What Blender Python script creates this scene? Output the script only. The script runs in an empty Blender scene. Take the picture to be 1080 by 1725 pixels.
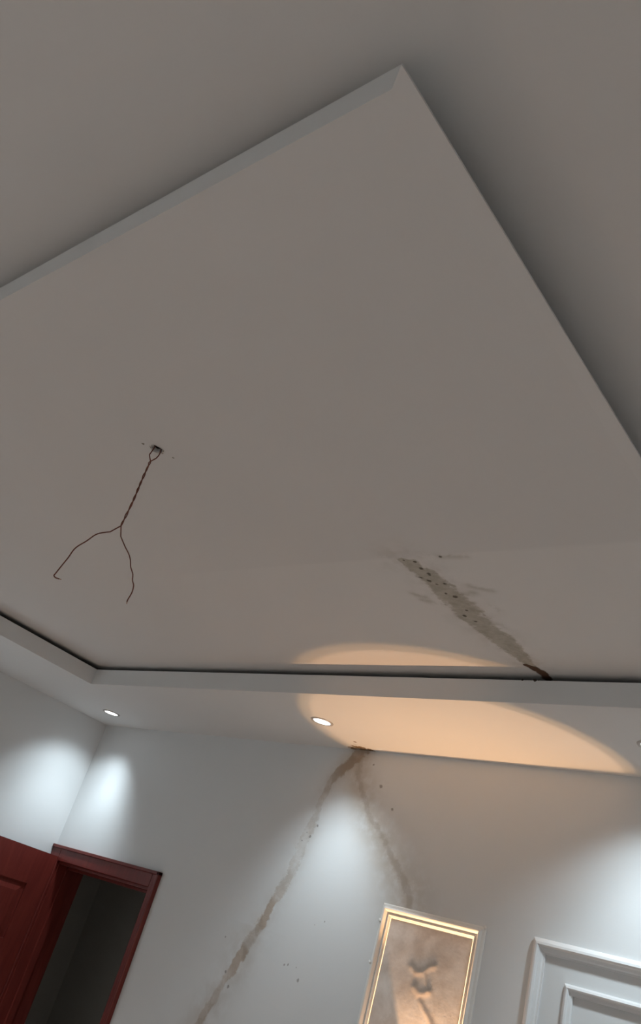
import bpy, bmesh, math, random
from mathutils import Vector, Matrix, noise

# ------------------------------------------------------------------ camera
SC = bpy.context.scene
COL = SC.collection
CZ = 1.90                                     # eye height above the floor
cd = bpy.data.cameras.new('camera')
cam = bpy.data.objects.new('camera', cd)
COL.objects.link(cam)
cd.sensor_fit = 'VERTICAL'
cd.sensor_height = 24.0
cd.sensor_width = 24.0
cd.lens = 19.194
cd.clip_start = 0.02
RX = Vector((0.7601586, 0.5872242, 0.2780765))
RY = Vector((0.1088982, -0.5370759, 0.8364751))
RZ = Vector((0.6405467, -0.6055717, -0.4722106))
cam.matrix_world = Matrix(((RX.x, RY.x, RZ.x, 0.0), (RX.y, RY.y, RZ.y, 0.0),
                           (RX.z, RY.z, RZ.z, CZ), (0, 0, 0, 1)))
SC.camera = cam

# ------------------------------------------------------------------ world and exposure
w = bpy.data.worlds.new('world')
SC.world = w
w.use_nodes = True
w.node_tree.nodes['Background'].inputs[0].default_value = (0.02, 0.022, 0.026, 1)
w.node_tree.nodes['Background'].inputs[1].default_value = 0.3
SC.view_settings.view_transform = 'Standard'
SC.view_settings.look = 'None'
SC.view_settings.exposure = 0.0
SC.view_settings.gamma = 1.0
SC.view_settings.use_curve_mapping = False

DOWN_W = 20.0            # watts of one gimbal downlight over the far wall
FILL_W = 118.0            # watts of one added, unseen fill light in the rest of the room
DOWN_COL = (0.76, 0.91, 1.0)
UP_W = 29.0              # warm uplight
UP_COL = (1.0, 0.60, 0.36)
UP_RIM_COL = (1.0, 0.56, 0.22)

# ------------------------------------------------------------------ room measures (metres, z from the floor)
XL, XR = -4.655, 1.50
YN, YF = -1.90, 3.176
Z_SOF = CZ + 0.975       # underside of the perimeter soffit
Z_LIP = CZ + 1.059       # top of its lip
Z_PAN = CZ + 1.084       # underside of the dropped panel
Z_TOP = CZ + 1.146       # upper face of the floating panel
Z_CEI = CZ + 1.182       # upper ceiling
SX, SY = -3.909, 2.470   # inner faces of the soffit, left and far
PX, PY = -0.605, 0.443   # near corner of the dropped panel


# ------------------------------------------------------------------ helpers
def obj(name, bm, mat, parent=None, smooth=False):
    me = bpy.data.meshes.new(name)
    bm.normal_update()
    bm.to_mesh(me)
    bm.free()
    if mat:
        me.materials.append(mat)
    if smooth:
        for p in me.polygons:
            p.use_smooth = True
    o = bpy.data.objects.new(name, me)
    COL.objects.link(o)
    if parent:
        o.parent = parent
    return o


def struct(name, bm, mat, parent=None):
    o = obj(name, bm, mat, parent)
    if not parent:
        o['kind'] = 'structure'
    return o


def thing(name, label, cat, loc=(0, 0, 0), group=None, kind=None):
    o = bpy.data.objects.new(name, None)
    o.empty_display_size = 0.05
    COL.objects.link(o)
    o.location = loc
    o['label'] = label
    o['category'] = cat
    if group:
        o['group'] = group
    if kind:
        o['kind'] = kind
    return o


def add_box(bm, x0, x1, y0, y1, z0, z1, bev=0.0):
    vs = [bm.verts.new((x, y, z)) for x in (x0, x1) for y in (y0, y1) for z in (z0, z1)]
    f = [(0, 1, 3, 2), (4, 6, 7, 5), (0, 4, 5, 1), (2, 3, 7, 6), (0, 2, 6, 4), (1, 5, 7, 3)]
    fs = [bm.faces.new([vs[i] for i in q]) for q in f]
    if bev > 0:
        es = list({e for fc in fs for e in fc.edges})
        bmesh.ops.bevel(bm, geom=es, offset=bev, segments=2, affect='EDGES', profile=0.5)


def box(x0, x1, y0, y1, z0, z1, bev=0.0):
    bm = bmesh.new()
    add_box(bm, x0, x1, y0, y1, z0, z1, bev)
    return bm


def add_lathe(bm, prof, cx, cy, n=48):
    rings = []
    for r, z in prof:
        if r < 1e-6:
            rings.append([bm.verts.new((cx, cy, z))])
        else:
            rings.append([bm.verts.new((cx + r * math.cos(2 * math.pi * i / n), cy + r * math.sin(2 * math.pi * i / n), z))
                          for i in range(n)])
    for a, b in zip(rings, rings[1:]):
        for i in range(n):
            j = (i + 1) % n
            if len(a) == 1:
                bm.faces.new((a[0], b[j], b[i]))
            elif len(b) == 1:
                bm.faces.new((a[i], a[j], b[0]))
            else:
                bm.faces.new((a[i], a[j], b[j], b[i]))


def add_tube(bm, pts, r, n=8, close=True):
    pts = [Vector(p) for p in pts]
    rings = []
    up = Vector((0.3, 0.9, 0.2)).normalized()
    for i, p in enumerate(pts):
        t = (pts[min(i + 1, len(pts) - 1)] - pts[max(i - 1, 0)]).normalized()
        a = t.cross(up)
        if a.length < 0.05:
            a = t.cross(Vector((1, 0, 0)))
        a.normalize()
        b = t.cross(a)
        rr = r[i] if isinstance(r, (list, tuple)) else r
        rings.append([bm.verts.new(p + (a * math.cos(2 * math.pi * k / n) + b * math.sin(2 * math.pi * k / n)) * rr)
                      for k in range(n)])
    for a, b in zip(rings, rings[1:]):
        for k in range(n):
            j = (k + 1) % n
            bm.faces.new((a[k], a[j], b[j], b[k]))
    if close:
        bm.faces.new(rings[0][::-1])
        bm.faces.new(rings[-1])


def smooth_path(pts, sub=6):
    pts = [Vector(p) for p in pts]
    out = []
    for i in range(len(pts) - 1):
        p0, p1, p2, p3 = pts[max(i - 1, 0)], pts[i], pts[i + 1], pts[min(i + 2, len(pts) - 1)]
        for s in range(sub):
            t = s / sub
            out.append(0.5 * ((2 * p1) + (p2 - p0) * t + (2 * p0 - 5 * p1 + 4 * p2 - p3) * t * t +
                              (3 * p1 - p0 - 3 * p2 + p3) * t ** 3))
    out.append(pts[-1])
    return out


def frame_molding(x0, x1, z0, z1, prof, ywall):
    """Mitred rectangular moulding on a wall facing -y. prof: (inset from the outer edge, projection)."""
    bm = bmesh.new()
    rings = []
    for a, pr in prof:
        y = ywall - pr
        rings.append([bm.verts.new(c) for c in ((x0 + a, y, z0 + a), (x1 - a, y, z0 + a), (x1 - a, y, z1 - a), (x0 + a, y, z1 - a))])
    for a, b in zip(rings, rings[1:]):
        for i in range(4):
            j = (i + 1) % 4
            bm.faces.new((a[i], a[j], b[j], b[i]))
    return bm


# ------------------------------------------------------------------ material helpers
class NT:
    def __init__(self, name):
        self.m = bpy.data.materials.new(name)
        self.m.use_nodes = True
        self.t = self.m.node_tree
        self.b = self.t.nodes['Principled BSDF']
        self.tc = self.t.nodes.new('ShaderNodeTexCoord')

    def n(self, kind, **kw):
        x = self.t.nodes.new(kind)
        for k, v in kw.items():
            setattr(x, k, v)
        return x

    def link(self, a, b):
        self.t.links.new(a, b)

    def math(self, op, a, b=None, c=None, clamp=False):
        x = self.n('ShaderNodeMath', operation=op, use_clamp=clamp)
        for i, v in enumerate((a, b, c)):
            if v is None:
                continue
            if isinstance(v, (int, float)):
                x.inputs[i].default_value = v
            else:
                self.link(v, x.inputs[i])
        return x.outputs[0]

    def noise(self, scale, detail=4, rough=0.55, dist=0.0, vec=None):
        x = self.n('ShaderNodeTexNoise')
        x.inputs['Scale'].default_value = scale
        x.inputs['Detail'].default_value = detail
        x.inputs['Roughness'].default_value = rough
        x.inputs['Distortion'].default_value = dist
        self.link(vec or self.tc.outputs['Object'], x.inputs['Vector'])
        return x.outputs['Fac']

    def attr(self, name):
        x = self.n('ShaderNodeAttribute', attribute_name=name)
        return x.outputs['Fac']

    def ss(self, v, lo, hi):
        x = self.n('ShaderNodeMapRange', interpolation_type='SMOOTHSTEP')
        x.inputs[1].default_value = lo
        x.inputs[2].default_value = hi
        self.link(v, x.inputs[0])
        return x.outputs[0]

    def mix(self, fac, a, b):
        x = self.n('ShaderNodeMix', data_type='RGBA')
        if isinstance(fac, (int, float)):
            x.inputs['Factor'].default_value = fac
        else:
            self.link(fac, x.inputs['Factor'])
        for i, v in ((6, a), (7, b)):
            if isinstance(v, tuple):
                x.inputs[i].default_value = (*v, 1)
            else:
                self.link(v, x.inputs[i])
        return x.outputs[2]

    def base(self, c):
        if isinstance(c, tuple):
            self.b.inputs['Base Color'].default_value = (*c, 1)
        else:
            self.link(c, self.b.inputs['Base Color'])

    def rough(self, r, spec=0.3):
        self.b.inputs['Roughness'].default_value = r
        self.b.inputs['Specular IOR Level'].default_value = spec

    def bump(self, h, strength=0.3, dist=0.002):
        x = self.n('ShaderNodeBump')
        x.inputs['Strength'].default_value = strength
        x.inputs['Distance'].default_value = dist
        self.link(h, x.inputs['Height'])
        self.link(x.outputs[0], self.b.inputs['Normal'])

    def specks(self, pts, r, axes):
        """union of small rough spots; pts in the plane given by axes."""
        sep = self.n('ShaderNodeSeparateXYZ')
        self.link(self.tc.outputs['Object'], sep.inputs[0])
        nz = self.noise(60, 3)
        tot = None
        for p in pts:
            rr = r * (p[2] if len(p) > 2 else 1.0)
            dx = self.math('SUBTRACT', sep.outputs[axes[0]], p[0])
            dy = self.math('SUBTRACT', sep.outputs[axes[1]], p[1])
            d = self.math('SQRT', self.math('ADD', self.math('MULTIPLY', dx, dx), self.math('MULTIPLY', dy, dy)))
            d = self.math('ADD', d, self.math('MULTIPLY', self.math('SUBTRACT', nz, 0.5), rr * 2.2))
            v = self.math('SUBTRACT', 1.0, self.math('DIVIDE', d, rr), clamp=True)
            tot = v if tot is None else self.math('MAXIMUM', tot, v)
        return self.ss(tot, 0.0, 0.55)


def paint(name, col, bump=0.12, rough=0.75):
    a = NT(name)
    v = a.noise(3.0, 3)
    dark = tuple(c * 0.965 for c in col)
    a.base(a.mix(v, dark, col))
    a.rough(rough, 0.25)
    a.bump(a.noise(140, 3), bump, 0.0008)
    return a


WHITE = (0.70, 0.70, 0.695)
CEIL = (0.68, 0.645, 0.62)
m_ceiling = paint('ceiling_paint', CEIL).m
m_soffit_n = paint('soffit_paint', (0.70, 0.69, 0.68))
m_wall = paint('wall_paint', WHITE).m
m_trim = paint('trim_paint', (0.74, 0.735, 0.73), 0.05, 0.45).m

# soffit: damp brown mark where the wall crack meets it
a = m_soffit_n
st = a.specks([(-2.585, 3.160, 1.0), (-2.530, 3.150, 1.5), (-2.485, 3.165, 1.0), (-2.503, 3.059, 0.25)], 0.034, (0, 1))
old = a.b.inputs['Base Color'].links[0].from_socket
a.base(a.mix(st, old, (0.20, 0.13, 0.07)))
m_soffit = a.m

# dropped panel: filled scar, dark pits, brown rotten edge, paler tone beyond the joint
a = NT('panel_paint')
fine = a.noise(45, 5, 0.6)
mid = a.noise(14, 4, 0.6)
core = a.attr('core')
halo = a.attr('halo')
rot = a.attr('rot')
smudge = a.attr('smudge')
beyond_joint = a.attr('beyond_joint')
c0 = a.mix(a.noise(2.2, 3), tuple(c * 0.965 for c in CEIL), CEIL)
c0 = a.mix(a.math('MULTIPLY', beyond_joint, 1.0, clamp=True), c0, (0.74, 0.705, 0.675))
cc = a.math('ADD', core, a.math('MULTIPLY', a.math('SUBTRACT', fine, 0.5), 0.9))
cmask = a.ss(cc, 0.30, 0.55)
hm = a.math('MULTIPLY', halo, a.ss(mid, 0.35, 0.7))
sm = a.math('MULTIPLY', smudge, a.ss(mid, 0.38, 0.62))
c1 = a.mix(a.math('MULTIPLY', hm, 0.35), c0, (0.36, 0.32, 0.26))
c1 = a.mix(a.math('MULTIPLY', sm, 0.55), c1, (0.38, 0.34, 0.28))
scarcol = a.mix(a.ss(a.noise(26, 5, 0.65), 0.35, 0.68), (0.45, 0.41, 0.345), (0.34, 0.30, 0.24))
c2 = a.mix(a.math('MULTIPLY', cmask, 0.85), c1, scarcol)
sp = a.specks([(-1.337, 1.688, .8), (-1.369, 1.676, .8), (-1.338, 1.727), (-1.334, 1.761, 1.2), (-1.372, 1.779, 1.0),
               (-1.355, 1.8), (-1.343, 1.823, .8), (-1.315, 1.824), (-1.344, 1.881, .8), (-1.322, 1.905, 1.2),
               (-1.332, 1.994, .7), (-1.36, 2.029), (-1.341, 2.068), (-1.241, 1.672, .8)], 0.0085, (0, 1))
c2 = a.mix(a.math('MULTIPLY', sp, 0.85), c2, (0.075, 0.06, 0.04))
rm = a.ss(a.math('ADD', rot, a.math('MULTIPLY', a.math('SUBTRACT', fine, 0.5), 0.8)), 0.35, 0.6)
c2 = a.mix(rm, c2, (0.12, 0.065, 0.04))
a.base(c2)
a.rough(0.8, 0.2)
hgt = a.math('ADD', a.math('MULTIPLY', a.noise(140, 3), 0.12),
             a.math('MULTIPLY', cmask, a.math('ADD', 0.5, a.noise(38, 5, 0.7))))
a.bump(hgt, 0.6, 0.003)
m_panel = a.m

# far wall: two damp cracks running down from one point
a = NT('cracked_wall_paint')
fine = a.noise(34, 5, 0.62)
mid = a.noise(9, 4, 0.6)
coreL = a.attr('core')
halo = a.attr('halo')
coreR = a.attr('core_faint')
haloR = a.attr('halo_faint')
c0 = a.mix(a.noise(3.0, 3), tuple(c * 0.965 for c in WHITE), WHITE)
hm = a.math('MULTIPLY', halo, a.ss(mid, 0.25, 0.7))
c1 = a.mix(a.math('MULTIPLY', hm, 0.60), c0, (0.42, 0.36, 0.30))
hr = a.math('MULTIPLY', haloR, a.ss(a.noise(12, 5, 0.65), 0.15, 0.6))
c1 = a.mix(a.math('MULTIPLY', hr, 0.70), c1, (0.44, 0.37, 0.29))
mr = a.ss(a.math('ADD', coreR, a.math('MULTIPLY', a.math('SUBTRACT', fine, 0.5), 1.2)), 0.35, 0.75)
c1 = a.mix(a.math('MULTIPLY', mr, 0.40), c1, (0.32, 0.25, 0.19))
ml = a.ss(a.math('ADD', coreL, a.math('MULTIPLY', a.math('SUBTRACT', fine, 0.5), 1.1)), 0.32, 0.60)
brown = a.mix(a.ss(mid, 0.4, 0.6), (0.42, 0.32, 0.24), (0.32, 0.235, 0.165))
tf = a.math('ADD', 0.20, a.math('MULTIPLY', a.attr('tint'), 0.60))
patch = a.math('MAXIMUM', a.ss(a.noise(20, 4, 0.6), 0.42, 0.60), a.ss(a.attr('tint'), 0.35, 0.95))
tf = a.math('MULTIPLY', tf, a.math('ADD', 0.45, a.math('MULTIPLY', patch, 0.55)))
c2 = a.mix(a.math('MULTIPLY', ml, tf), c1, brown)
sp = a.specks([(-2.688, 0.592 + CZ, .9), (-2.742, 0.553 + CZ), (-2.717, 0.537 + CZ), (-2.757, 0.512 + CZ, .8),
               (-3.056, 0.024 + CZ, .8), (-2.99, -0.112 + CZ), (-2.948, -0.164 + CZ, 1.2), (-2.564, -0.048 + CZ, 1.2),
               (-2.641, -0.004 + CZ, .8), (-2.661, -0.009 + CZ, .7), (-2.591, -0.005 + CZ, .8), (-2.502, 0.201 + CZ, .7),
               (-2.552, 0.177 + CZ, .6), (-2.453, 0.911 + CZ, 1.1), (-2.381, 0.813 + CZ, 1.6), (-2.286, 0.72 + CZ, 1.3)],
              0.0070, (0, 2))
c2 = a.mix(a.math('MULTIPLY', sp, 0.6), c2, (0.13, 0.10, 0.08))
a.base(c2)
a.rough(0.75, 0.25)
a.bump(a.math('ADD', a.math('MULTIPLY', a.noise(140, 3), 0.10), a.math('MULTIPLY', ml, a.math('ADD', 0.4, a.noise(40, 5, 0.7)))),
       0.5, 0.003)
m_farwall = a.m

# floor: beige tiles with grout
a = NT('floor_tiles')
br = a.n('ShaderNodeTexBrick')
br.offset = 0.0
br.inputs['Scale'].default_value = 1.0
br.inputs['Brick Width'].default_value = 0.6
br.inputs['Row Height'].default_value = 0.6
br.inputs['Mortar Size'].default_value = 0.004
br.inputs['Color1'].default_value = (0.67, 0.51, 0.42, 1)
br.inputs['Color2'].default_value = (0.69, 0.53, 0.44, 1)
br.inputs['Mortar'].default_value = (0.2, 0.17, 0.14, 1)
a.link(a.tc.outputs['Object'], br.inputs['Vector'])
a.base(br.outputs['Color'])
a.rough(0.5, 0.2)
m_floor = a.m

# mahogany lacquer
a = NT('mahogany')
mp = a.n('ShaderNodeMapping')
mp.inputs['Scale'].default_value = (14, 14, 1.2)
a.link(a.tc.outputs['Object'], mp.inputs[0])
g = a.noise(2.0, 5, 0.6, 1.5, mp.outputs[0])
a.base(a.mix(a.ss(g, 0.3, 0.7), (0.125, 0.018, 0.014), (0.165, 0.027, 0.020)))
a.rough(0.38, 0.45)
a.bump(g, 0.05, 0.001)
m_wood = a.m

a = NT('corridor_paint')
a.base((0.55, 0.55, 0.52))
a.rough(0.8)
m_corr = a.m

# stained decorative slab
a = NT('stained_slab')
n1 = a.noise(7, 6, 0.65, 0.6)
n2 = a.noise(22, 5, 0.6)
vein = a.attr('dirt')
c = a.mix(a.ss(n1, 0.3, 0.7), (0.76, 0.70, 0.65), (0.58, 0.50, 0.44))
c = a.mix(a.math('MULTIPLY', a.ss(n2, 0.45, 0.8), 0.3), c, (0.36, 0.29, 0.23))
c = a.mix(a.math('MULTIPLY', vein, 0.75, clamp=True), c, (0.33, 0.25, 0.19))
a.base(c)
a.rough(0.35, 0.4)
a.bump(a.math('ADD', n2, a.noise(80, 4)), 0.15, 0.002)
m_slab = a.m

a = NT('frame_paint')
a.base((0.74, 0.71, 0.67))
a.rough(0.35, 0.4)
m_frame = a.m

a = NT('wire_insulation')
a.base(a.mix(a.noise(60, 2), (0.11, 0.028, 0.015), (0.19, 0.055, 0.03)))
a.rough(0.45, 0.4)
m_wire = a.m
a = NT('bare_copper')
a.base((0.45, 0.2, 0.1))
a.b.inputs['Metallic'].default_value = 0.8
a.rough(0.4)
m_copper = a.m
a = NT('hole_dark')
a.base(a.mix(a.noise(120, 3), (0.02, 0.014, 0.01), (0.07, 0.05, 0.035)))
a.rough(0.9)
m_hole = a.m
a = NT('cove_shade_dark')
a.base((0.16, 0.14, 0.12))  # dark base colour stands in for shade inside the cove
a.rough(0.9, 0.1)
m_cove_shade = a.m
a = NT('bare_filler')
a.base(a.mix(a.noise(90, 3), (0.20, 0.17, 0.13), (0.36, 0.32, 0.27)))
a.rough(0.9)
m_filler = a.m
a = NT('brass')
a.base((0.55, 0.42, 0.2))
a.b.inputs['Metallic'].default_value = 0.9
a.rough(0.35)
m_brass = a.m
a = NT('ring_metal')
a.base((0.42, 0.40, 0.38))
a.rough(0.35, 0.5)
m_ring = a.m


def glow(name, col, strength):
    a = NT(name)
    a.base((0.8, 0.8, 0.8))
    a.b.inputs['Emission Color'].default_value = (*col, 1)
    a.b.inputs['Emission Strength'].default_value = strength
    return a.m


m_led = glow('led_diffuser', (0.95, 0.98, 1.0), 5.0)
m_strip = glow('warm_strip', (1.0, 0.62, 0.32), 1.8)
m_bulb = glow('warm_bulb', (1.0, 0.72, 0.4), 8.0)


# ------------------------------------------------------------------ attribute helpers
def seg_dist(px, pz, A, B):
    ax, az = A[0], A[1]
    bx, bz = B[0], B[1]
    dx, dz = bx - ax, bz - az
    t = max(0.0, min(1.0, ((px - ax) * dx + (pz - az) * dz) / (dx * dx + dz * dz)))
    return math.hypot(px - ax - t * dx, pz - az - t * dz), t


def poly_field(px, pz, line, shrink=True):
    """line: (a, b, half width, strength). Returns core (1 on the line, 0.45 at the half width), distance and strength."""
    best = (9.0, 1.0, 0.0)
    core = -1.0
    for A, B in zip(line, line[1:]):
        d, t = seg_dist(px, pz, A, B)
        wd = A[2] + (B[2] - A[2]) * t
        s = A[3] + (B[3] - A[3]) * t
        v = (1.0 - 0.55 * d / wd) * 1.0 - ((1.0 - s) * 0.55 if shrink else 0.0)
        if v > core:
            core = v
        if d < best[0]:
            best = (d, wd, s)
    return max(core, 0.0), best[0], best[2]


def set_attr(o, name, fn):
    at = o.data.attributes.new(name, 'FLOAT', 'POINT')
    at.data.foreach_set('value', [fn(v.co) for v in o.data.vertices])


def grid_cells(bm, us, vs, mk, skip=None):
    vv = {}

    def g(i, j):
        if (i, j) not in vv:
            vv[(i, j)] = bm.verts.new(mk(us[i], vs[j]))
        return vv[(i, j)]
    for i in range(len(us) - 1):
        for j in range(len(vs) - 1):
            if skip and skip((us[i] + us[i + 1]) / 2, (vs[j] + vs[j + 1]) / 2):
                continue
            bm.faces.new((g(i, j), g(i + 1, j), g(i + 1, j + 1), g(i, j + 1)))


def lin(a, b, step):
    n = max(1, int(math.ceil((b - a) / step)))
    return [a + (b - a) * i / n for i in range(n)]


# ------------------------------------------------------------------ floor, walls
struct('floor', box(XL - 1.2, XR + 0.2, YN - 0.2, YF + 1.6, -0.12, 0.0), m_floor)
DX0, DX1, DZ = -4.570, -3.684, CZ + 0.140        # door opening
# far wall, front skin with a fine grid where the damage is, plus its thickness around the doorway
bm = bmesh.new()
xs = [XL, DX0, DX1] + lin(-3.30, -1.98, 0.007)[0:] + lin(-1.98, -1.70, 0.02) + [-1.5, XR]
zs = [0.0] + lin(1.40, DZ, 0.007) + lin(DZ, Z_SOF + 0.02, 0.007) + [Z_SOF + 0.02, Z_CEI + 0.05]
grid_cells(bm, xs, zs, lambda x, z: (x, YF, z), lambda x, z: DX0 < x < DX1 and z < DZ)
TB = YF + 0.194
bmesh.ops.recalc_face_normals(bm, faces=bm.faces)
for x0, x1, z0, z1 in ((XL, DX0, 0, Z_CEI + 0.05), (DX1, XR, 0, Z_CEI + 0.05), (DX0, DX1, DZ, Z_CEI + 0.05)):
    add_box(bm, x0, x1, YF + 0.0005, TB, z0, z1)
wall = struct('wall_far', bm, m_farwall)

CL = [(-2.535, 0.985, .040, 1.0), (-2.585, 0.925, .032, 1.0), (-2.635, 0.865, .028, .95), (-2.680, 0.815, .020, .6),
      (-2.700, 0.730, .018, .15), (-2.722, 0.620, .020, .15), (-2.742, 0.520, .028, .28), (-2.760, 0.400, .028, .22),
      (-2.790, 0.300, .030, .32), (-2.808, 0.245, .026, .55), (-2.820, 0.215, .024, .95), (-2.862, 0.120, .032, 1.0),
      (-2.882, 0.075, .026, .45), (-2.905, 0.030, .028, .40), (-2.920, 0.005, .026, .9), (-2.950, -0.090, .024, .9),
      (-2.985, -0.150, .020, .45), (-3.010, -0.235, .018, .60), (-3.050, -0.330, .024, .65), (-3.110, -0.460, .025, .6)]
CR = [(-2.545, 0.970, .035, .8), (-2.525, 0.85, .030, .6), (-2.455, 0.745, .030, .6), (-2.395, 0.665, .024, .7), (-2.300, 0.594, .022, .6),
      (-2.225, 0.510, .022, .8), (-2.150, 0.440, .024, .9), (-2.100, 0.380, .018, 1.0), (-2.085, 0.320, .018, 1.0)]


def warp(c):
    q = Vector((c.x * 14, 0.0, c.z * 14))
    q2 = q * 3.1
    return Vector((c.x + 0.016 * noise.noise(q) + 0.007 * noise.noise(q2), c.y, c.z + 0.010 * noise.noise(q + Vector((7, 3, 1)))))


def f_tint(c):
    return poly_field(c.x, c.z - CZ, CL)[2]


def f_core(c):
    c = warp(c)
    v, d, s = poly_field(c.x, c.z - CZ, CL, False)
    return v


def f_halo(c):
    v, d, s = poly_field(c.x, c.z - CZ, CL)
    zz = c.z - CZ
    wd = 0.055 if zz > 0.1 else 0.10
    return math.exp(-(d / wd) ** 2) * (0.45 + 0.55 * s)


def f_core2(c):
    return poly_field(c.x, c.z - CZ, CR)[0]


def f_halo2(c):
    v, d, s = poly_field(c.x, c.z - CZ, CR)
    zz = c.z - CZ
    wd = 0.085 + 0.05 * max(0, min(1, (0.6 - zz) / 0.3))
    return math.exp(-(d / wd) ** 2)


set_attr(wall, 'core', f_core)
set_attr(wall, 'tint', f_tint)
set_attr(wall, 'halo', f_halo)
set_attr(wall, 'core_faint', f_core2)
set_attr(wall, 'halo_faint', f_halo2)

struct('wall_left', box(XL - 0.15, XL, YN - 0.15, YF + 0.0, 0, Z_CEI + 0.05), m_wall)
struct('wall_right', box(XR, XR + 0.15, YN - 0.15, TB, 0, Z_CEI + 0.05), m_wall)
struct('wall_near', box(XL, XR, YN - 0.15, YN, 0, Z_CEI + 0.05), m_wall)
struct('ceiling', box(XL - 0.15, XR + 0.15, YN - 0.15, YF + 0.19, Z_CEI, Z_CEI + 0.12), m_ceiling)

# corridor behind the doorway
bm = bmesh.new()
add_box(bm, -5.75, -5.60, TB, 4.45, 0, 2.9)
add_box(bm, -5.75, -2.2, 4.33, 4.48, 0, 2.9)
add_box(bm, -2.35, -2.2, TB, 4.45, 0, 2.9)
add_box(bm, -5.75, XL, TB - 0.05, TB, 0, 2.9)
add_box(bm, -5.75, -2.2, TB, 4.48, 2.75, 2.9)
struct('wall_corridor', bm, m_corr)

# ------------------------------------------------------------------ perimeter soffit with raised lip
bm = bmesh.new()
IXR, IYN = 0.90, -1.30
LT = 0.025


def ring(z0, z1, xo0, xo1, yo0, yo1, xi0, xi1, yi0, yi1):
    o = [(xo0, yo0), (xo1, yo0), (xo1, yo1), (xo0, yo1)]
    i = [(xi0, yi0), (xi1, yi0), (xi1, yi1), (xi0, yi1)]
    vo = [[bm.verts.new((p[0], p[1], z)) for p in o] for z in (z0, z1)]
    vi = [[bm.verts.new((p[0], p[1], z)) for p in i] for z in (z0, z1)]
    for k in range(4):
        j = (k + 1) % 4
        bm.faces.new((vo[0][k], vo[0][j], vi[0][j], vi[0][k]))
        bm.faces.new((vo[1][k], vi[1][k], vi[1][j], vo[1][j]))
        bm.faces.new((vi[0][k], vi[0][j], vi[1][j], vi[1][k]))
        bm.faces.new((vo[0][k], vo[1][k], vo[1][j], vo[0][j]))


# shelf
ring(Z_SOF, Z_SOF + 0.018, XL, XR, YN, YF, SX, IXR, IYN, SY)
ring(Z_SOF + 0.018, Z_LIP, SX - LT, IXR + LT, IYN - LT, SY + LT, SX, IXR, IYN, SY)
sf = struct('ceiling_soffit', bm, m_soffit)
bm = bmesh.new()
e = 0.0008
for z0, z1, a0, a1, b0, b1 in ((Z_SOF + 0.018, Z_SOF + 0.018 + e, XL, XR, YN, YF),):
    ring(z0, z1, a0, a1, b0, b1, SX - LT, IXR + LT, IYN - LT, SY + LT)
ring(Z_SOF + 0.018, Z_LIP - 0.001, SX - LT - e, IXR + LT + e, IYN - LT - e, SY + LT + e, SX - LT, IXR + LT, IYN - LT, SY + LT)
obj('cove_shade_lining', bm, m_cove_shade, sf)  # dark skin added behind the lip to deepen the gap's shade
# small plaster crumbs left on top of the lip under the rotten spot
for x, r0 in ((-1.366, .006), (-1.345, .004), (-1.318, .008), (-1.305, .005)):
    bm = bmesh.new()
    bmesh.ops.create_icosphere(bm, subdivisions=2, radius=r0)
    for v in bm.verts:
        v.co *= 1 + 0.5 * noise.noise(v.co * 130)
        v.co.z *= 0.7
    bmesh.ops.translate(bm, verts=bm.verts, vec=Vector((x, SY + 0.004, Z_LIP + 0.001)))
    obj('plaster_crumb', bm, m_hole, sf, True)

# ------------------------------------------------------------------ dropped ceiling panel, with a real hole for the wires
HX, HY, HR = -1.768, 1.008, 0.0165
bm = bmesh.new()
H0x, H1x, H0y, H1y = HX - 0.05, HX + 0.05, HY - 0.05, HY + 0.05
xs = [XL, -3.6, -2.6, H0x, H1x] + lin(-1.56, -1.08, 0.008) + [-1.08, PX]
ys = [PY, H0y, H1y, 1.40] + lin(1.52, 2.52, 0.008) + [2.52, 2.8, YF]
grid_cells(bm, xs, ys, lambda x, y: (x, y, Z_PAN), lambda x, y: H0x < x < H1x and H0y < y < H1y)
# ragged round hole set into the square gap
N = 32
sq, ci, up_ = [], [], []
for k in range(N):
    t = 2 * math.pi * k / N + math.pi / 4
    cx, cy = math.cos(t), math.sin(t)
    s = 0.05 / max(abs(cx), abs(cy))
    sq.append(bm.verts.new((HX + cx * s, HY + cy * s, Z_PAN)))
    r = HR * (1 + 0.16 * noise.noise(Vector((cx * 1.7, cy * 1.7, 3.1))) + 0.06 * math.sin(5 * t))
    ci.append(bm.verts.new((HX + cx * r, HY + cy * r, Z_PAN)))
    up_.append(bm.verts.new((HX + cx * r, HY + cy * r, Z_PAN + 0.012)))
for k in range(N):
    j = (k + 1) % N
    bm.faces.new((sq[k], sq[j], ci[j], ci[k]))
    bm.faces.new((ci[k], ci[j], up_[j], up_[k]))
# near side of the panel, and the thin plate edge that overhangs on the right
def quad(*cs):
    bm.faces.new([bm.verts.new(c) for c in cs])


EX, EY, ET = -0.573, 0.419, 0.004
NXS = -0.640
quad((XL, PY, Z_PAN), (NXS, PY, Z_PAN), (NXS, PY, Z_TOP), (XL, PY, Z_TOP))
quad((NXS, PY, Z_PAN), (PX, PY, Z_PAN), (PX, PY, Z_TOP), (NXS, PY, Z_TOP))
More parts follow.
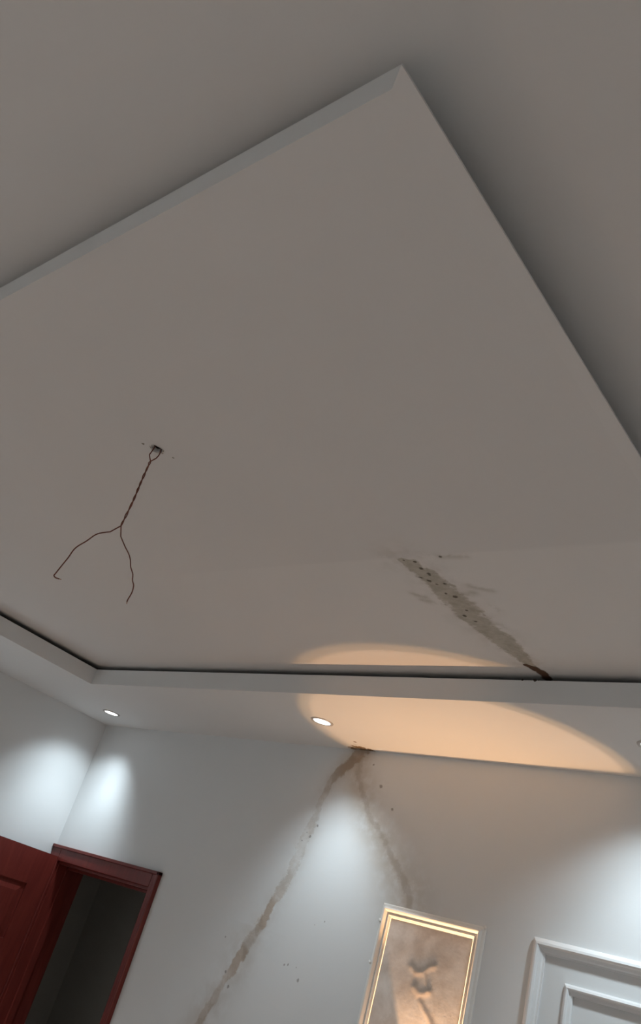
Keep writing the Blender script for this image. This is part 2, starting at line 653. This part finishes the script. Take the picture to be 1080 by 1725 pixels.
# overhanging strip with a mitred near end
quad((PX, PY, Z_PAN), (EX, EY, Z_PAN), (EX, YF, Z_PAN), (PX, YF, Z_PAN))
quad((EX, EY, Z_PAN), (EX, EY, Z_PAN + ET), (EX, YF, Z_PAN + ET), (EX, YF, Z_PAN))
quad((PX, PY, Z_PAN), (PX, PY, Z_PAN + ET), (EX, EY, Z_PAN + ET), (EX, EY, Z_PAN))
quad((EX, EY, Z_PAN + ET), (PX, PY, Z_PAN + ET), (PX, YF, Z_PAN + ET), (EX, YF, Z_PAN + ET))
quad((PX, PY, Z_PAN + ET), (PX, YF, Z_PAN + ET), (PX - 0.012, YF, Z_TOP), (PX - 0.012, PY, Z_TOP))
quad((XL, PY, Z_TOP), (PX - 0.012, PY, Z_TOP), (PX - 0.012, YF, Z_TOP), (XL, YF, Z_TOP))
bmesh.ops.remove_doubles(bm, verts=bm.verts, dist=0.0002)
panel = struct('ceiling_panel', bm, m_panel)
SCAR = [(-1.372, 1.672, .010, 1), (-1.352, 1.70, .026, 1), (-1.345, 1.76, .034, 1), (-1.338, 1.85, .044, 1), (-1.332, 1.945, .044, 1),
        (-1.340, 2.03, .038, 1), (-1.328, 2.10, .042, 1), (-1.315, 2.17, .046, 1), (-1.310, 2.29, .032, .95),
        (-1.308, 2.37, .026, .85), (-1.300, 2.42, .018, .7)]
ROT = [(-1.322, 2.398, .010, 1), (-1.303, 2.425, .017, 1), (-1.290, 2.455, .019, 1), (-1.293, 2.51, .018, 1)]
SMUD = [[(-1.238, 1.846), (-1.186, 1.877)], [(-1.451, 1.915), (-1.400, 1.944)], [(-1.30, 1.66), (-1.163, 1.680)],
        [(-1.274, 1.90), (-1.250, 1.885)], [(-1.287, 2.09), (-1.265, 2.10)], [(-1.234, 1.976), (-1.217, 2.009)],
        [(-1.46, 1.87), (-1.43, 1.90)]]


def f_smudge(c):
    v = 0
    for A, B in SMUD:
        d, t = seg_dist(c.x, c.y, A, B)
        v = max(v, math.exp(-(d / 0.014) ** 2))
    return v


def f_beyond_joint(c):
    # paler tone beyond the joint; fades out to the left
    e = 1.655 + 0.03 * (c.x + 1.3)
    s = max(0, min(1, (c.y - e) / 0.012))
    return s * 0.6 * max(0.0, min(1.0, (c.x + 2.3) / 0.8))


def f_scar(c):
    q = Vector((c.x * 16, c.y * 9, 0))
    return poly_field(c.x + 0.016 * noise.noise(q) + 0.008 * noise.noise(q * 2.7), c.y, SCAR)[0]


set_attr(panel, 'core', f_scar)
set_attr(panel, 'halo', lambda c: math.exp(-(poly_field(c.x, c.y, SCAR)[1] / 0.085) ** 2))
set_attr(panel, 'rot', lambda c: poly_field(c.x, c.y, ROT)[0])
set_attr(panel, 'smudge', f_smudge)
set_attr(panel, 'beyond_joint', f_beyond_joint)

# ------------------------------------------------------------------ doorway and open leaf
door = thing('door_1', 'dark red mahogany door standing open in the left corner below the ceiling', 'door', (DX0, YF, 0), kind='structure')


def local(bm, o):
    bmesh.ops.translate(bm, verts=bm.verts, vec=-Vector(o.location))
    return bm


bm = bmesh.new()
CT = 0.018      # casing projection
zt = CZ + 0.213
add_box(bm, XL + 0.004, DX0 + 0.010, YF - CT, YF, 0, zt, 0.004)
add_box(bm, DX1 - 0.006, DX1 + 0.046, YF - CT, YF, 0, zt, 0.004)
add_box(bm, DX0 + 0.010, DX1 - 0.006, YF - CT, YF, DZ - 0.008, zt, 0.004)
# raised back band round the casing
add_box(bm, DX1 + 0.032, DX1 + 0.050, YF - CT - 0.010, YF, 0, zt + 0.004, 0.003)
add_box(bm, XL + 0.004, DX1 + 0.050, YF - CT - 0.010, YF, zt - 0.014, zt + 0.004, 0.003)
obj('door_casing', local(bm, door), m_wood, door)
bm = bmesh.new()
add_box(bm, DX0, DX0 + 0.022, YF, TB, 0, DZ)
add_box(bm, DX1 - 0.022, DX1, YF, TB, 0, DZ)
add_box(bm, DX0, DX1, YF, TB, DZ - 0.022, DZ)
add_box(bm, DX0 + 0.022, DX0 + 0.036, YF + 0.06, YF + 0.10, 0, DZ - 0.022)
add_box(bm, DX1 - 0.036, DX1 - 0.022, YF + 0.06, YF + 0.10, 0, DZ - 0.022)
add_box(bm, DX0, DX1, YF + 0.06, YF + 0.10, DZ - 0.036, DZ - 0.022)
obj('door_jamb', local(bm, door), m_wood, door)

# leaf standing along the left wall; face at x = LX
LX = -4.560
LY1, LY0 = YF - 0.022, YF - 0.022 - 0.885
LZ0, LZ1 = 0.012, CZ + 0.153
cuts_y = [LY0, LY0 + 0.12, LY1 - 0.128, LY1]
cuts_z = [LZ0, 0.20, 0.92, 1.06, CZ - 0.49, CZ - 0.325, CZ - 0.032, LZ1]
fields = [(0.20, 0.92), (1.06, CZ - 0.49), (CZ - 0.325, CZ - 0.032)]
bm = bmesh.new()
# rails and stiles as one solid with sunk fields
for y0, y1 in ((cuts_y[0], cuts_y[1]), (cuts_y[2], cuts_y[3])):
    add_box(bm, LX - 0.040, LX, y0, y1, LZ0, LZ1)
for z0, z1 in ((LZ0, 0.20), (0.92, 1.06), (CZ - 0.49, CZ - 0.325), (CZ - 0.032, LZ1)):
    add_box(bm, LX - 0.040, LX, cuts_y[1], cuts_y[2], z0, z1)
leaf = obj('door_leaf', local(bm, door), m_wood, door)
for z0, z1 in fields:
    bm = bmesh.new()
    y0, y1 = cuts_y[1], cuts_y[2]
    add_box(bm, LX - 0.030, LX - 0.010, y0, y1, z0, z1)
    # raised centre with sloped margin
    o = [(y0 + 0.012, z0 + 0.012), (y1 - 0.012, z0 + 0.012), (y1 - 0.012, z1 - 0.012), (y0 + 0.012, z1 - 0.012)]
    i = [(y0 + 0.05, z0 + 0.05), (y1 - 0.05, z0 + 0.05), (y1 - 0.05, z1 - 0.05), (y0 + 0.05, z1 - 0.05)]
    vo = [bm.verts.new((LX - 0.0098, *p)) for p in o]
    vi = [bm.verts.new((LX - 0.002, *p)) for p in i]
    for k in range(4):
        j = (k + 1) % 4
        bm.faces.new((vo[k], vo[j], vi[j], vi[k]))
    bm.faces.new(vi)
    obj('door_panel', local(bm, door), m_wood, leaf)
for zc in (0.25, 1.10, 1.85):
    bm = bmesh.new()
    add_lathe(bm, [(0, zc - 0.05), (0.006, zc - 0.05), (0.006, zc + 0.05), (0, zc + 0.05)], LX - 0.044, LY1 + 0.006, 16)
    obj('hinge', local(bm, door), m_brass, leaf, True)
bm = bmesh.new()
add_tube(bm, [(LX, LY0 + 0.06, 1.0), (LX + 0.05, LY0 + 0.06, 1.0), (LX + 0.055, LY0 + 0.07, 1.0), (LX + 0.055, LY0 + 0.17, 1.0)], 0.009, 12)
obj('door_handle', local(bm, door), m_brass, leaf, True)


# ------------------------------------------------------------------ downlights
def downlight(x, y, label, aim=(0, 0, -1), size=104, watts=None, lamp_name='downlight_lamp'):
    t = thing('downlight', label, 'light', (x, y, Z_SOF), 'recessed downlights in the soffit')
    bm = bmesh.new()
    z = -0.0
    add_lathe(bm, [(0.040, z - 0.0015), (0.0425, z - 0.0045), (0.047, z - 0.0055), (0.0525, z - 0.004), (0.0545, z - 0.0003)], 0, 0)
    obj('trim_ring', bm, m_ring, t, True)
    bm = bmesh.new()
    add_lathe(bm, [(0, z - 0.0022), (0.0402, z - 0.0020)], 0, 0)
    obj('diffuser', bm, m_led, t, True)
    ld = bpy.data.lights.new(lamp_name, 'SPOT')
    ld.energy = watts or FILL_W
    ld.color = DOWN_COL
    ld.spot_size = math.radians(size)
    ld.spot_blend = 1.0
    ld.shadow_soft_size = 0.03
    lo = bpy.data.objects.new(lamp_name, ld)
    COL.objects.link(lo)
    lo.parent = t
    lo.location = (0, 0, -0.035)
    lo.rotation_euler = Vector(aim).to_track_quat('-Z', 'Y').to_euler()
    if watts and aim[2] > -0.99:
        l2 = bpy.data.lights.new('downlight_beam', 'SPOT')
        l2.energy = watts * 0.75
        l2.color = DOWN_COL
        l2.spot_size = math.radians(76)
        l2.spot_blend = 1.0
        l2.shadow_soft_size = 0.03
        o2 = bpy.data.objects.new('downlight_beam', l2)
        COL.objects.link(o2)
        o2.parent = t
        o2.location = (0, 0, -0.035)
        o2.rotation_euler = Vector((aim[0] * 0.6, aim[1] * 0.75, -1)).to_track_quat('-Z', 'Y').to_euler()
    return t


downlight(-4.283, 2.920, 'small round white downlight in the soffit corner above the open red door', (-0.30, 0.12, -0.95), 106, DOWN_W * 0.95)
downlight(-2.510, 2.800, 'small round white downlight inside the warm light patch beside the wall crack', (0.0, 0.36, -0.93), 92, DOWN_W * 0.70)
downlight(-1.020, 2.806, 'round downlight at the right edge of the photo, only its rim showing', (-0.12, 0.36, -0.93), 98, DOWN_W * 0.95)

# added fill lights in downlight bodies, out of view, to raise the ambient level
for x, y, wt, lb in ((-4.28, 1.70, 1.4, 'added fill light in the left soffit beyond the left edge of the photo'),
                     (-4.28, -0.9, 0.5, 'added fill light in the left soffit near the back corner'),
                     (-2.5, -1.74, 1.25, 'added fill light in the back soffit, left of the middle'),
                     (-0.6, -1.74, 1.25, 'added fill light in the back soffit, right of the middle'),
                     (1.2, -0.6, 0.3, 'added fill light in the right soffit near the back corner'),
                     (1.2, 1.7, 1.2, 'added fill light in the right soffit, nearest the far wall')):
    downlight(x, y, lb, watts=FILL_W * wt)

# ------------------------------------------------------------------ hanging wires
t = thing('electrical_wires', 'two twisted brown wires hanging from a hole in the ceiling, ends splayed', 'wire', (HX, HY, Z_PAN))


def rel(pts):
    return [Vector((p[0], p[1], p[2] + CZ)) - Vector((HX, HY, Z_PAN)) for p in pts]


trunk = [(-1.7805, 1.0125, 1.047), (-1.780, 1.013, 0.985), (-1.779, 1.015, 0.916), (-1.780, 1.014, 0.840)]
left = [(-1.780, 1.014, 0.839), (-1.789, 0.998, 0.812), (-1.802, 0.974, 0.792), (-1.811, 0.960, 0.763), (-1.819, 0.945, 0.734),
        (-1.822, 0.940, 0.702), (-1.825, 0.935, 0.675), (-1.827, 0.931, 0.653), (-1.828, 0.930, 0.646), (-1.825, 0.935, 0.6425), (-1.820, 0.943, 0.643)]
right = [(-1.780, 1.014, 0.839), (-1.774, 1.023, 0.812), (-1.764, 1.041, 0.791), (-1.756, 1.056, 0.776), (-1.751, 1.065, 0.762),
         (-1.747, 1.072, 0.745), (-1.741, 1.082, 0.730), (-1.738, 1.087, 0.714), (-1.734, 1.094, 0.702), (-1.733, 1.097, 0.683),
         (-1.734, 1.095, 0.662), (-1.733, 1.095, 0.655)]
for side, tail, top in ((0, left, [(-1.778, 1.006, 1.100), (-1.7845, 1.006, 1.078), (-1.786, 1.004, 1.065)]),
                        (1, right, [(-1.764, 1.016, 1.100), (-1.770, 1.023, 1.078), (-1.775, 1.021, 1.062)])):
    tw = []
    n = 44
    sp_ = smooth_path(trunk, 15)
    for i, p in enumerate(sp_):
        ang = i / len(sp_) * math.pi * 9 + side * math.pi
        amp = 0.0016 + 0.0004 * math.sin(i * 0.7)
        tw.append((p.x + amp * math.cos(ang), p.y + amp * math.sin(ang), p.z))
    path = smooth_path(rel(top), 6)[:-1] + rel(tw) + smooth_path(rel(tail[1:]), 6)
    bm = bmesh.new()
    add_tube(bm, path, 0.00165, 8)
    wi = obj('wire', bm, m_wire, t, True)
    e = path[-1]
    d = (path[-1] - path[-3]).normalized()
    bm = bmesh.new()
    add_tube(bm, [e - d * 0.002, e + d * 0.005], 0.0009, 6)
    obj('bare_end', bm, m_copper, wi, True)
# dark box above the hole and the chipped rim
bm = bmesh.new()
add_lathe(bm, [(0.028, 0.0115), (0.028, 0.045), (0, 0.045)], 0, 0, 24)
obj('ceiling_box', bm, m_hole, t, True)
bm = bmesh.new()
prev = None
rr_ = random.Random(5)
vi, vo = [], []
for k in range(40):
    a_ = 2 * math.pi * k / 40
    cx, cy = math.cos(a_), math.sin(a_)
    t2 = a_
    r = HR * (1 + 0.16 * noise.noise(Vector((cx * 1.7, cy * 1.7, 3.1))) + 0.06 * math.sin(5 * t2))
    vi.append(bm.verts.new((cx * (r - 0.0006), cy * (r - 0.0006), 0.001)))
    ro = r + 0.0015 + 0.0035 * rr_.random()
    vo.append(bm.verts.new((cx * ro, cy * ro, -0.0007)))
for k in range(40):
    j = (k + 1) % 40
    bm.faces.new((vi[k], vo[k], vo[j], vi[j]))
obj('chipped_rim', bm, m_filler, t)
# two screw pits beside the hole
for dx, dy, r in ((-0.024, -0.032, 0.005), (0.020, 0.046, 0.0032)):
    bm = bmesh.new()
    pts = [bm.verts.new((dx + r * math.cos(k * 0.7) * rr_.uniform(.7, 1.2), dy + r * math.sin(k * 0.7) * rr_.uniform(.7, 1.2), -0.0006)) for k in range(9)]
    bm.faces.new(pts)
    ret = bmesh.ops.extrude_face_region(bm, geom=bm.faces[:])
    bmesh.ops.translate(bm, verts=[v for v in ret['geom'] if isinstance(v, bmesh.types.BMVert)], vec=(0, 0, 0.0006))
    obj('screw_mark', bm, m_filler, t)

# ------------------------------------------------------------------ framed slab in the middle of the far wall
NX0, NX1, NZ1, NZ0 = -2.213, -1.722, CZ + 0.331, CZ - 0.95
t = thing('framed_wall_panel', 'tall stained stone panel in a cream frame, warmly lit, beneath the faint right-hand crack', 'wall panel',
          ((NX0 + NX1) / 2, YF, NZ0), kind='thing')
prof = [(0.0, 0.0), (0.0, 0.006), (0.004, 0.009), (0.012, 0.011), (0.016, 0.022), (0.020, 0.024), (0.024, 0.022),
        (0.032, 0.010), (0.038, 0.0095), (0.0385, 0.0125), (0.041, 0.0125), (0.0415, 0.009), (0.047, 0.004), (0.047, 0.0)]
fr = frame_molding(NX0, NX1, NZ0, NZ1, prof, YF)
obj('frame', local(fr, t), m_frame, t)
bm = bmesh.new()
IN = 0.053
xs = lin(NX0 + IN, NX1 - IN, 0.005) + [NX1 - IN]
zs = [NZ0 + IN, CZ - 0.35] + lin(CZ - 0.30, NZ1 - IN, 0.005) + [NZ1 - IN]
RIDG = [([(-2.018, .128), (-1.995, .112), (-1.965, .118), (-1.940, .140), (-1.917, .152)], .011, .0055),
        ([(-1.950, .112), (-1.942, .095), (-1.930, .072), (-1.925, .060)], .007, .003),
        ([(-1.985, .062), (-1.965, .046), (-1.940, .050), (-1.920, .060)], .013, .0055),
        ([(-1.950, .020), (-1.930, .000), (-1.905, -.020), (-1.880, -.045), (-1.865, -.055)], .009, .003)]


def slab_h(x, z):
    h = 0.0
    for pts, wd, am in RIDG:
        d = min(seg_dist(x, z, A, B)[0] for A, B in zip(pts, pts[1:]))
        h += am * math.exp(-(d / wd) ** 2)
    h += 0.0018 * noise.noise(Vector((x * 9, z * 9, 0)))
    return max(h * 0.22, -0.002)


grid_cells(bm, xs, zs, lambda x, z: (x, YF - 0.004 - slab_h(x, z - CZ), z))
bmesh.ops.translate(bm, verts=bm.verts, vec=-Vector(t.location))
sl = obj('stone_slab', bm, m_slab, t, True)
ox = Vector(t.location)


def f_dirt(c):
    x, z = c.x + ox.x, c.z + ox.z - CZ
    v = 0
    for pts, wd, am in RIDG:
        d = min(seg_dist(x, z - 0.008, A, B)[0] for A, B in zip(pts, pts[1:]))
        v = max(v, 0.7 * math.exp(-(d / (wd * 2.0)) ** 2))
    for px_, pz_, r in ((-2.04, .047, .016), (-2.00, .19, .05), (-1.93, .16, .06), (-2.09, .185, .03), (-1.95, .10, .07)):
        v = max(v, 0.45 * math.exp(-(math.hypot(x - px_, z - pz_) / r) ** 2))
    top = math.exp(-((0.285 - z) / 0.022) ** 2) * 0.55
    return max(v, top)


set_attr(sl, 'dirt', f_dirt)
# warm light strip in the groove round the slab
bm = frame_molding(NX0 + 0.0475, NX1 - 0.0475, NZ0 + 0.0475, NZ1 - 0.0475, [(0.0, 0.0028), (0.003, 0.0028)], YF)
obj('led_strip', local(bm, t), m_strip, t)
# crumbs of filler stuck on the frame
for x, z in ((-2.105, .318), (-2.212, .262), (-2.214, .10), (-1.725, .330)):
    bm = bmesh.new()
    bmesh.ops.create_icosphere(bm, subdivisions=2, radius=0.007)
    for v in bm.verts:
        v.co *= 1 + 0.5 * noise.noise(v.co * 150)
        v.co.y *= 0.6
    bmesh.ops.translate(bm, verts=bm.verts, vec=Vector((x, YF - 0.010, z + CZ)) - ox)
    obj('plaster_crumb', bm, m_frame, t, True)

# ------------------------------------------------------------------ double moulding on the right
t = thing('wall_molding', 'white double rectangular wall moulding at the lower right corner', 'moulding', (-0.9, YF, CZ - 1.1))
prof2 = [(0.0, 0.0), (0.0, 0.012), (0.006, 0.020), (0.014, 0.028), (0.022, 0.030), (0.028, 0.026), (0.030, 0.019), (0.040, 0.014),
         (0.044, 0.009), (0.050, 0.008), (0.050, 0.0)]
obj('outer_frame', local(frame_molding(-1.520, -0.28, CZ - 1.1, CZ + 0.340, prof2, YF), t), m_trim, t)
prof3 = [(0.0, 0.0), (0.0, 0.010), (0.006, 0.018), (0.013, 0.022), (0.018, 0.020), (0.022, 0.013), (0.030, 0.010), (0.034, 0.006), (0.034, 0.0)]
obj('inner_frame', local(frame_molding(-1.384, -0.416, CZ - 0.965, CZ + 0.215, prof3, YF), t), m_trim, t)

# ------------------------------------------------------------------ warm uplight on the framed slab (below the photo's edge)
UX, UY, UZ = -1.875, YF - 0.046, CZ - 0.36
t = thing('wall_lamp', 'small brass uplight mounted on the framed stone panel, below the photo edge', 'lamp', (UX, UY, UZ))
bm = bmesh.new()
add_lathe(bm, [(0, -0.115), (0.026, -0.11), (0.030, -0.10), (0.030, -0.012), (0.028, -0.010), (0.026, -0.012), (0.026, -0.05)], 0, 0, 32)
obj('lamp_shade', bm, m_brass, t, True)
bm = bmesh.new()
add_lathe(bm, [(0.0258, -0.05), (0.010, -0.045), (0.010, -0.010), (0.006, -0.002), (0, 0)], 0, 0, 32)
obj('bulb', bm, m_bulb, t, True)
bm = bmesh.new()
add_box(bm, -0.012, 0.012, 0.022, 0.041, -0.08, -0.05)
add_box(bm, -0.03, 0.03, 0.033, 0.0415, -0.11, -0.02, 0.003)
obj('bracket', bm, m_brass, t)
for nm, col, ang, en, bl in (('uplight_lamp', UP_COL, 54.2, UP_W, 0.06), ('uplight_rim_lamp', UP_RIM_COL, 58.2, UP_W * 1.15, 0.10)):
    ld = bpy.data.lights.new(nm, 'SPOT')
    ld.energy = en
    ld.color = col
    ld.spot_size = math.radians(ang)
    ld.spot_blend = bl
    ld.shadow_soft_size = 0.008
    lo = bpy.data.objects.new(nm, ld)
    COL.objects.link(lo)
    lo.parent = t
    lo.location = (0, 0.026, 0)
    lo.rotation_euler = Vector((-0.0165, -0.080, 1.0)).to_track_quat('-Z', 'Y').to_euler()

ld = bpy.data.lights.new('bulb_lamp', 'POINT')
ld.energy = 3.5
ld.color = (1.0, 0.62, 0.36)
ld.shadow_soft_size = 0.012
lo = bpy.data.objects.new('bulb_lamp', ld)
COL.objects.link(lo)
lo.parent = t
lo.location = (0, 0, 0.016)
